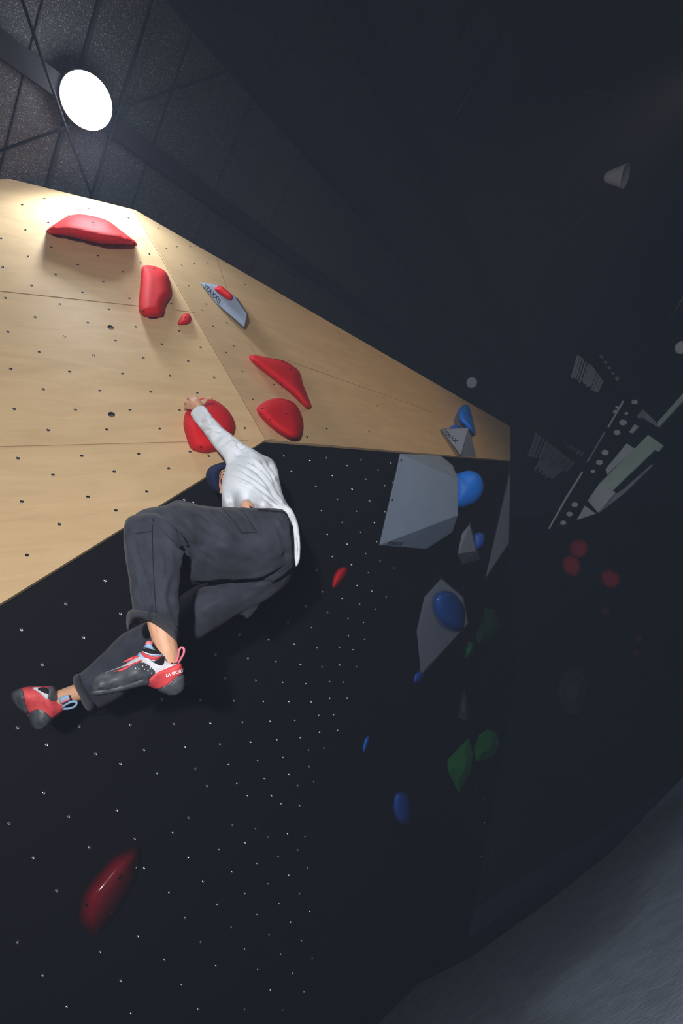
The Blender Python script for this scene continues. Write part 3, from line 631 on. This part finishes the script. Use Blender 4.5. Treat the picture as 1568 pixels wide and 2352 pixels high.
sp = ray(1566, 798)*5.5; s_ = empty('spotlight', W(sp), 'pale round lamp cut off by the right edge of the picture', 'lamp')
v, f = lathe(sp, unit(-sp+np.array([0, 0, .2])), [(.05, -.06), (.065, -.02), (.07, 0), (.055, .006), (.02, .01)], 24); mesh('housing', v, f, M['spotgrey'], s_, True)
for (a, b), lab in [(((1350,482),(1310,531)), 'longest thin metal conduit on the ceiling below the cone spotlight'), (((1368,534),(1339,570)), 'thin metal conduit just below the longest one'), (((1388,576),(1360,610)), 'lowest of the three short conduits'), (((1085,202),(1046,263)), 'thin metal conduit alone near the top of the dark ceiling'), (((1570,680),(1538,735)), 'thin metal conduit at the right edge above the round lamp'), (((1328,208),(1490,234)), 'faint long conduit above the cone spotlight')]:
    v, f = tube([Q(*a, CEIL, .03), Q(*b, CEIL, .03)] if a[0] < 1500 else [ray(*a)*7.0, ray(*b)*7.4], .004 if a[0] < 1500 else .008, 6); tag(mesh('conduit', v, f, M['corr'], smooth=True), lab, 'conduit', 'thin conduits on the dark ceiling')

# ------------------------------------------------------------------ the climber
per = empty('person', W(ray(560, 1300)*1.9), 'person in white shirt and charcoal trousers hanging by one hand from the round red hold', 'person')
def C(x, y, z): return ray(x, y)*z
def capsule(a, b, ra, rb, seg=12):
    a, b = np.array(a), np.array(b); d = unit(b-a); L = np.linalg.norm(b-a); prof = []
    for k in range(5): an = math.pi/2*(1-k/4); prof.append((max(ra*math.cos(an), 1e-4), -ra*math.sin(an)))
    for k in range(5): an = math.pi/2*k/4; prof.append((max(rb*math.cos(an), 1e-4), L+rb*math.sin(an)))
    return lathe(a, d, prof, seg)
def chain(pts): return join(*[capsule(C(*p[:3]), C(*q[:3]), p[3], q[3]) for p, q in zip(pts[:-1], pts[1:])])
HZ = Q(440, 925, LEFT, .10)[2]          # depth of the gripped edge
hz = HZ-.03
arm = [(586,1084,2.27,.035),(550,1046,2.34,.029),(508,1004,2.42,.026),(462,950,hz-.02,.024),(458,937,hz-.03,.024)]
hand = [chain([(460,939,hz-.03,.024),(449,930,hz-.01,.030)]), chain([(456,937,hz-.02,.023),(438,932,hz+.005,.021)]), chain([(458,935,hz-.02,.022),(452,921,hz,.019)]), chain([(452,934,hz-.02,.024),(443,924,hz,.021)])]
for kx, ky, px_, py_, tx, ty, r in [(434,936,427,935,426,941,.0095), (435,927,428,924,426,930,.0100), (441,920,436,914,432,917,.0105), (450,916,447,911,443,912,.0100)]:
    hand.append(chain([((kx+450)/2,(ky+932)/2,hz,.012),(kx,ky,hz,r*1.15),(px_,py_,hz+.035,r),(tx,ty,hz+.065,r*.9),(tx+6,ty+5,hz+.08,r*.8)]))
hand.append(chain([(459,932,hz,.014),(466,925,hz+.005,.0125),(474,918,hz+.0,.011),(481,914,hz-.01,.010),(486,915,hz-.012,.008)]))
torso = [chain([(610,1250,1.89,.07),(606,1200,1.98,.055),(598,1150,2.11,.045),(584,1115,2.18,.06),(585,1085,2.26,.06),(570,1078,2.31,.045),(545,1090,2.34,.045)])]
torso.append(chain([(578,1185,1.96,.024),(569,1168,1.96,.024),(566,1162,1.97,.024)]))
head = [capsule(C(535,1093,2.36), C(511,1094,2.36), .070, .062), capsule(C(520,1103,2.33), C(515,1118,2.31), .042, .03), capsule(C(509,1127,2.30), C(507,1130,2.295), .011, .009)]
rarm = [chain([(600,1085,2.33,.04),(608,1088,2.42,.036),(598,1118,2.58,.032),(576,1098,2.67,.025),(566,1092,2.71,.03)])]
for i in range(4): rarm.append(chain([(566,1092,2.71,.016),(556-i*1.0,1084+i*7,2.75,.0095),(553-i,1087+i*7,2.785,.0085),(557-i,1091+i*7,2.80,.008)]))
rarm.append(chain([(570,1086,2.70,.014),(564,1074,2.73,.011),(562,1068,2.76,.009)]))
legs = [chain([(610,1245,1.87,.06),(470,1245,1.74,.058),(352,1240,1.59,.045),(350,1250,1.57,.045),(357,1330,1.55,.045),(368,1430,1.53,.038),(386,1505,1.50,.033),(388,1540,1.48,.033)]),
        chain([(620,1290,1.96,.06),(520,1365,1.94,.055),(415,1432,1.87,.045),(390,1450,1.86,.045),(300,1522,1.83,.04),(190,1585,1.80,.031),(135,1606,1.79,.031),(110,1615,1.79,.03)])]
me = remeshed('body', join(chain(arm), *hand, *torso, *head, *rarm, *legs), .0042, 3)
body = link_mesh('body', me, per, [M['skin']]); body['label'] = 'bare hand, ankles and part of the face, the rest under clothing'

# shirt
zs = zfield([(445,945,hz-.03),(500,1000,2.40),(545,1040,2.32),(590,1075,2.22),(560,1110,2.14),(600,1160,1.98),(520,1150,2.0),(640,1110,2.2),(650,1160,2.02),(625,1065,2.3)])
sleeve = inflate([(437,951),(444,939),(456,932),(470,933),(480,946),(497,966),(515,985),(530,996),(548,1010),(563,1021),(600,1045),(612,1080),(575,1100),(528,1080),(512,1052),(492,1028),(472,1000),(460,985),(446,967)], zs, 30, 5)
tor = inflate([(521,1066),(545,1040),(575,1030),(600,1043),(625,1055),(638,1078),(644,1112),(655,1148),(672,1175),(681,1198),(668,1205),(640,1205),(610,1205),(584,1203),(580,1170),(574,1158),(566,1155),(560,1161),(557,1180),(555,1200),(535,1200),(514,1185),(508,1125),(514,1088)], zs, 62, 6)
zt = zfield([(660,1170,1.98),(680,1210,1.90),(688,1260,1.86),(680,1300,1.85)])
tail = inflate([(645,1158),(668,1166),(684,1200),(690,1248),(688,1288),(678,1304),(675,1268),(669,1222),(656,1184)], zt, 22, 4, flat=.55)
rsl = chain([(604,1084,2.36,.058),(608,1088,2.43,.054),(598,1118,2.58,.048),(577,1099,2.66,.040)])
me = remeshed('shirt', join(sleeve, tor, tail, rsl), .0052, 6)
creases(me, [([(455,975),(472,968),(492,972)], .010, 4), ([(470,992),(490,988),(510,990)], .010, 4), ([(500,1028),(530,1005),(545,1012)], .010, 4), ([(505,965),(488,958),(478,975)], .008, 4), ([(545,1018),(552,1030),(562,1024)], .012, 4),
  ([(540,1060),(590,1085),(640,1150)], .007, 3), ([(560,1055),(605,1080),(645,1130)], .008, 3), ([(600,1060),(622,1088),(640,1118)], .013, 3.2), ([(530,1085),(590,1115),(655,1165)], .006, 3.5), ([(550,1110),(600,1125),(650,1170)], .005, 3.5), ([(612,1060),(632,1085),(642,1110)], .012, 3.5), ([(520,1130),(525,1150),(530,1168)], .005, 5),
  ([(682,1225),(686,1260),(682,1292)], .008, 3), ([(575,1150),(590,1145),(600,1152)], .006, 5), ([(520,1020),(545,1040),(580,1048)], .005, 5), ([(470,950),(462,960),(458,975)], .004, 5), ([(545,1075),(600,1110),(650,1158)], .007, 2.5), ([(570,1050),(612,1088),(645,1140)], .008, 2.5), ([(530,1100),(580,1125),(640,1172)], .006, 2.5)], noise=(9, .0022), ridge=.2)
sh = link_mesh('shirt', me, per, [M['shirt']]); sh['label'] = 'loose white long sleeve shirt with a trailing hem'

# trousers
zl = zfield([(640,1240,1.84),(600,1200,1.86),(500,1240,1.74),(400,1230,1.64),(320,1220,1.57),(660,1300,1.88),(560,1330,1.83)])
thigh = inflate([(292,1205),(305,1186),(330,1170),(375,1161),(400,1152),(430,1153),(480,1163),(530,1165),(590,1167),(640,1168),(658,1176),(668,1200),(674,1240),(676,1290),(668,1312),(635,1334),(590,1338),(530,1339),(470,1342),(432,1348),(412,1330),(400,1290),(360,1262),(310,1245)], zl, 86, 7)
zk = zfield([(330,1210,1.53),(350,1300,1.53),(360,1440,1.52)])
shin = inflate([(284,1215),(288,1196),(302,1184),(335,1178),(372,1184),(400,1215),(418,1262),(417,1300),(412,1350),(413,1440),(406,1460),(380,1442),(342,1428),(306,1432),(303,1390),(298,1340),(290,1290),(284,1245)], zk, 64, 6)
knee2 = inflate([(385,1162),(400,1150),(425,1150),(448,1160),(440,1185),(400,1185)], lambda x, y: 1.80, 30, 6)
zf_ = zfield([(650,1290,1.95),(560,1350,1.92),(450,1410,1.87),(400,1440,1.84)])
fth = inflate([(677,1270),(673,1312),(656,1346),(620,1375),(590,1392),(560,1406),(510,1436),(455,1472),(400,1490),(372,1470),(372,1410),(425,1360),(500,1325),(600,1300)], zf_, 72, 7)
zg = zfield([(390,1450,1.84),(300,1520,1.83),(190,1590,1.81)])
fsh = inflate([(350,1425),(400,1420),(418,1455),(395,1500),(340,1550),(290,1595),(240,1622),(206,1634),(190,1618),(172,1580),(168,1556),(190,1542),(230,1506),(268,1465),(300,1445)], zg, 56, 7)
flap = inflate([(552,1408),(566,1426),(580,1412),(592,1396),(570,1396)], lambda x, y: 1.90, 8, 4, smooth=0, flat=.5)
me = remeshed('trousers', join(thigh, shin, knee2, fth, fsh, flap), .0075, 5)
creases(me, [([(296,1215),(318,1290),(350,1400),(356,1405)], .013, 4.5), ([(355,1195),(392,1230),(418,1262),(425,1290)], .014, 5), ([(362,1178),(410,1222),(445,1262),(490,1290)], .012, 5), ([(418,1255),(428,1275),(418,1298)], .013, 4),
  ([(395,1160),(415,1190),(440,1225)], .007, 6), ([(480,1170),(520,1205),(560,1240)], .006, 6), ([(545,1165),(575,1195),(588,1222)], .007, 4), ([(500,1165),(538,1195),(560,1225)], .006, 5), ([(440,1185),(490,1225),(540,1250)], .006, 6),
  ([(600,1170),(625,1195),(650,1222)], .006, 5), ([(620,1170),(645,1195),(655,1215)], .006, 4), ([(665,1180),(673,1230),(676,1300)], .010, 5), ([(430,1342),(520,1336),(600,1332),(660,1300)], .014, 5), ([(302,1250),(312,1330),(318,1395)], .006, 6), ([(400,1310),(390,1380),(408,1430)], .006, 6),
  ([(330,1300),(345,1350),(375,1400)], .005, 6), ([(400,1190),(430,1240),(470,1262)], .007, 6), ([(455,1165),(480,1200),(515,1232)], .005, 5), ([(425,1262),(415,1283),(423,1300)], .009, 3), ([(300,1330),(325,1380),(335,1400)], .006, 5), ([(375,1250),(385,1300),(380,1340)], .004, 6), ([(640,1215),(655,1250),(655,1290)], .005, 6), ([(620,1290),(650,1280),(668,1262)], .004, 5), ([(450,1400),(470,1380),(520,1365)], .004, 7), ([(340,1185),(365,1200),(390,1225)], .006, 5), ([(470,1260),(530,1280),(600,1300)], .004, 9), ([(250,1500),(220,1560),(200,1600)], .005, 8), ([(300,1480),(270,1520),(230,1545)], .005, 8), ([(540,1400),(590,1375),(640,1340)], .004, 7)], noise=(7, .006))
tr = link_mesh('trousers', me, per, [M['pants']])
# rolled hems
zc = lambda x, y: 1.515
v, f = inflate([(290,1424),(292,1408),(300,1401),(322,1398),(350,1404),(378,1417),(404,1434),(414,1446),(412,1462),(407,1474),(398,1468),(378,1452),(350,1433),(328,1426),(312,1428),(302,1438),(296,1450),(291,1442)], zc, 66, 4, flat=1.9)
me = remeshed('rolled_hem', (v, f), .004, 3); creases(me, [([(345,1402),(348,1418),(352,1430)], .004, 3)], noise=(14, .003)); link_mesh('rolled_hem', me, tr, [M['pants']])
v, f = inflate([(168,1556),(176,1548),(186,1552),(200,1580),(216,1605),(222,1622),(210,1634),(196,1628),(182,1602),(170,1578)], lambda x, y: 1.80, 40, 4, flat=1.9)
me = remeshed('rolled_hem', (v, f), .004, 3); link_mesh('rolled_hem', me, tr, [M['pants']])
# seams: raised double stitching on the near leg, pocket outline
dg = bpy.context.evaluated_depsgraph_get(); dg.update()
def onto(o, x, y, off=.0012):                    # first point of o seen along this direction, lifted a hair
    a = W((0, 0, 0)); d = (W(ray(x, y))-a).normalized(); mw = parent_world(o); inv = mw.inverted()
    if not hasattr(onto, 'cache'): onto.cache = {}
    if o.name not in onto.cache:
        from mathutils.bvhtree import BVHTree
        onto.cache[o.name] = BVHTree.FromPolygons([v.co[:] for v in o.data.vertices], [tuple(p.vertices) for p in o.data.polygons])
    w = parent_world(o) if not o.parent else (parent_world(o.parent) @ o.matrix_parent_inverse @ Matrix.LocRotScale(o.location, o.rotation_euler, o.scale))
    iw = w.inverted(); loc, nor, i, dist = onto.cache[o.name].ray_cast(iw@a, (iw.to_3x3()@d).normalized())
    if loc is None: return None
    nw = (w.to_3x3()@nor).normalized(); nw = -nw if nw.dot(d) > 0 else nw
    p = w@loc + nw*off
    q = np.array(p); q[2] -= CAM_H; return M3.T@q
def stitch(name, pts, o, r, m, parent, off=.0006, sub=6):
    P = [onto(o, x, y, off) for x, y in spline(pts, sub, False)]; P = [p for p in P if p is not None]
    if len(P) < 2: return None
    v, f = tube(P, r, 5); return mesh(name, v, f, m, parent, True)
stitch('seam', [(352,1190),(350,1230),(352,1300),(355,1360),(358,1405)], tr, .0013, M['stitch'], tr)
stitch('seam', [(308,1226),(330,1223),(350,1220)], tr, .0012, M['stitch'], tr)
stitch('seam', [(512,1170),(535,1195),(550,1215),(556,1224),(590,1222)], tr, .0013, M['stitch'], tr)
stitch('seam', [(590,1222),(572,1195),(556,1170)], tr, .0011, M['stitch'], tr)
stitch('seam', [(420,1345),(500,1334),(600,1325),(650,1308),(674,1290)], tr, .0013, M['stitch'], tr)
stitch('waistband', [(592,1172),(620,1174),(652,1179),(664,1200),(671,1240),(673,1290)], tr, .004, M['stitch'], tr)
v, f = inflate([(572,1160),(584,1168),(584,1174),(574,1172)], lambda x, y: 1.855, 5, 2, smooth=0); mesh('belt_end', v, f, M['shoedark'], tr, True)

# cap and glasses
zh = lambda x, y: 2.33
v, f = inflate([(472,1092),(477,1078),(488,1069),(505,1063),(526,1062),(528,1076),(512,1081),(506,1092),(506,1112),(510,1135),(500,1133),(486,1123),(476,1108)], zh, 38, 3.5, flat=1.15)
me = remeshed('cap', (v, f), .005, 4); cp = link_mesh('cap', me, per, [M['cap']]); cp['label'] = 'navy blue cap'
dg.update()
stitch('seam', [(475,1098),(490,1096),(504,1100)], cp, .0012, M['cap'], cp)
v, f = join(tube([C(506,1087,2.25), C(514,1082,2.25), C(521,1079,2.27)], .0022, 6), tube([C(507,1088,2.25), C(505,1098,2.24), C(507,1108,2.24), C(512,1112,2.25)], .0022, 6), tube([C(504,1096,2.245), C(508,1110,2.24), C(511,1122,2.25)], .0018, 6))
mesh('glasses', v, f, M['frame'], per, True)

# shoes
def shoe(label, z, upper, um, parts, wpx, loc):
    s = bpy.data.objects.new('climbing_shoe', None); COL.objects.link(s); s.location = W(loc); setparent(s, per); s['label'] = label
    v, f = inflate(upper, z, wpx, 4.5, flat=.8); me = remeshed('upper', (v, f), .004, 3); up = link_mesh('upper', me, s, [um])
    for nm, pts, m, off in parts: patch(nm, pts, m, up, s, off)
    return s, up
def patch(name, pts, m, o, parent, off=.003, smooth=3, step=3.0):
    """layer of material lying on o, with its own thickness"""
    V, D, tri, rim = fill(spline(pts, smooth) if smooth else pts, step)
    fr = []; ok = []
    for (x, y), d in zip(V, D):
        p = onto(o, x, y, off*(min(d/2.5, 1)*.75+.25)); fr.append(p); ok.append(p is not None)
    if not any(ok): return None
    zr = np.median([p[2] for p in fr if p is not None])
    for i, (x, y) in enumerate(V):
        if fr[i] is None:
            j = min((k for k in range(len(V)) if ok[k]), key=lambda k: (V[k]-V[i])@(V[k]-V[i])); fr[i] = ray(x, y)*fr[j][2]
    bk = [p*(1+(off+.004)/p[2]) for p in fr]; n = len(V)
    f = list(tri)+[tuple(i+n for i in reversed(t)) for t in tri]+[(b, a, a+n, b+n) for a, b in rim]
    return mesh(name, fr+bk, f, m, parent, True)
zsn = zfield([(215,1585,1.40),(300,1550,1.43),(400,1560,1.50),(350,1490,1.49)])
sn, up = shoe('near shoe in black rubber, white and coral red', zsn,
  [(207,1588),(212,1566),(222,1552),(250,1541),(285,1527),(310,1508),(328,1494),(337,1477),(345,1473),(356,1486),(372,1503),(388,1516),(404,1521),(411,1514),(417,1532),(422,1558),(422,1580),(412,1592),(392,1596),(366,1586),(345,1575),(325,1574),(285,1583),(250,1591),(222,1595),(209,1594)], M['shoewhite'],
  [('rand', [(208,1590),(212,1566),(222,1553),(250,1543),(290,1530),(322,1522),(338,1526),(350,1536),(356,1546),(342,1560),(345,1570),(325,1573),(285,1582),(250,1590),(222,1594),(210,1593)], M['rubber'], .004),
   ('sole', [(209,1592),(215,1584),(250,1580),(300,1567),(332,1556),(344,1562),(342,1568),(325,1573),(285,1582),(250,1590),(222,1594)], M['rubber'], .009),
   ('side_stripe', [(256,1546),(272,1540),(292,1531),(318,1519),(326,1519),(305,1531),(290,1540),(274,1546)], M['shoered'], .0065),
   ('side_stripe', [(280,1522),(300,1510),(314,1505),(322,1508),(300,1517)], M['shoered'], .005),
   ('heel_band', [(337,1572),(341,1561),(356,1547),(378,1537),(400,1529),(415,1524),(419,1545),(405,1555),(392,1567),(380,1575),(360,1581)], M['shoered'], .006),
   ('heel_cup', [(362,1583),(378,1577),(392,1568),(405,1556),(420,1548),(422,1565),(421,1581),(411,1591),(392,1595)], M['rubber'], .007),
   ('collar', [(337,1478),(342,1473),(349,1475),(362,1490),(380,1507),(397,1519),(406,1517),(408,1524),(396,1526),(378,1516),(360,1499),(348,1485)], M['shoedark'], .005),
   ('opening', [(327,1494),(338,1489),(355,1494),(366,1502),(352,1503),(336,1499)], M['shoedark'], .004),
   ('opening', [(343,1516),(352,1519),(362,1516),(374,1510),(377,1520),(372,1528),(360,1526)], M['shoedark'], .004),
   ('tongue_tab', [(329,1489),(335,1480),(343,1476),(350,1486),(352,1492),(340,1488)], M['shoeblue'], .006),
   ('tongue_stripe', [(334,1482),(340,1474),(345,1475),(349,1482),(341,1483)], M['shoepink'], .009)], 44, C(330,1540,1.46))
patch('strap', [(314,1507),(320,1500),(328,1499),(345,1505),(362,1505),(375,1503),(372,1510),(355,1518),(338,1513),(322,1510)], M['shoeblue'], up, sn, .007)
patch('strap_cover', [(322,1504),(330,1501),(346,1508),(362,1509),(374,1505),(370,1511),(355,1518),(340,1514),(326,1509)], M['shoered'], up, sn, .011)
for x, y in ((326,1532),(335,1530),(344,1535),(338,1540),(347,1545),(312,1537),(318,1538),(330,1538)):
    p = onto(up, x, y, .0045); v, f = lathe(p, -p, [(.0018, -.004), (.0018, .0006), (.001, .001)], 8); mesh('vent_hole', v, f, M['shoewhite'], sn, True)
v, f = tube(spline([C(404,1522,1.47),C(409,1508,1.465),(ray(411,1495)*1.46),(ray(416,1487)*1.46),(ray(422,1490)*1.455),(ray(422,1500)*1.455),(ray(417,1510)*1.46),(ray(411,1521)*1.47)], 4, False), .0034, 8); mesh('pull_loop', v, f, M['shoepink'], sn, True)
# lettering on the heel band follows the surface
cu = bpy.data.curves.new('lettering', 'FONT'); cu.body = 'LA SPORTIVA'; cu.size = 1; cu.offset = .03
to = bpy.data.objects.new('tmp', cu); COL.objects.link(to); dg = bpy.context.evaluated_depsgraph_get(); dg.update()
tm = bpy.data.meshes.new_from_object(to.evaluated_get(dg)); bpy.data.objects.remove(to)
tv = []; ang = math.radians(17)
hb = [o for o in sn.children if o.name.startswith('heel_band')][0]
zl_ = onto(up, 395, 1545, .0)[2]
keep = [p for p in tm.polygons if p.center.x < 4.25]; idx = sorted({i for p in keep for i in p.vertices}); mp_ = {i: k for k, i in enumerate(idx)}
for i in idx:
    vv = tm.vertices[i].co; s = 10.2; x = 381+(vv.x*math.cos(ang)+vv.y*math.sin(ang)*.0)*s*.93; y = 1555-vv.y*s*.95-vv.x*math.sin(ang)*s*.93
    p = onto(hb, x, y, .0008); tv.append(p if p is not None else ray(x, y)*(zl_-.012))
mesh('lettering', tv, [tuple(mp_[i] for i in p.vertices) for p in keep], M['whiteink'], sn)

zsf = zfield([(40,1600,1.76),(100,1620,1.78),(140,1615,1.80),(90,1665,1.76)])
sf, up2 = shoe('far shoe seen from the heel, mostly coral red', zsf,
  [(25,1600),(29,1589),(48,1580),(75,1576),(105,1576),(124,1576),(132,1596),(145,1614),(153,1626),(138,1640),(122,1652),(104,1670),(86,1677),(72,1664),(64,1645),(45,1628),(32,1614)], M['shoered'],
  [('toe_rand', [(26,1600),(30,1589),(46,1582),(54,1590),(58,1612),(67,1641),(48,1630),(33,1614)], M['rubber'], .005),
   ('heel_cup', [(66,1644),(72,1634),(86,1629),(100,1633),(112,1643),(119,1653),(104,1669),(87,1676),(73,1663)], M['rubber'], .006),
   ('side_panel', [(74,1581),(90,1579),(110,1585),(112,1600),(106,1606),(92,1592)], M['shoewhite'], .004),
   ('opening', [(84,1584),(98,1580),(112,1584),(114,1596),(98,1592)], M['shoedark'], .007),
   ('collar', [(112,1580),(122,1577),(131,1596),(134,1607),(120,1611),(110,1602)], M['rubber'], .005),
   ('heel_print', [(90,1630),(98,1630),(104,1637),(95,1640)], M['holdwhite'], .009)], 36, C(100,1620,1.78))
patch('ankle_tab', [(135,1606),(150,1597),(158,1595),(161,1608),(150,1614),(139,1618)], M['shoeblue'], body, sf, .006) if False else None
v, f = inflate([(135,1604),(147,1598),(158,1595),(161,1609),(150,1613),(139,1618)], lambda x, y: 1.745, 6, 3, smooth=0, flat=.6); mesh('ankle_tab', v, f, M['shoeblue'], sf, True)
v, f = inflate([(138,1610),(160,1602),(161,1607),(141,1617)], lambda x, y: 1.741, 5, 3, smooth=0, flat=.6); mesh('ankle_tab_stripe', v, f, M['shoepink'], sf, True)
v, f = tube(spline([C(143,1624,1.75),C(155,1616,1.745),C(168,1611,1.745),C(176,1614,1.745),C(172,1622,1.745),C(160,1627,1.75),C(146,1628,1.755)], 4, False), .0038, 8); mesh('pull_loop', v, f, M['shoeblue'], sf, True)
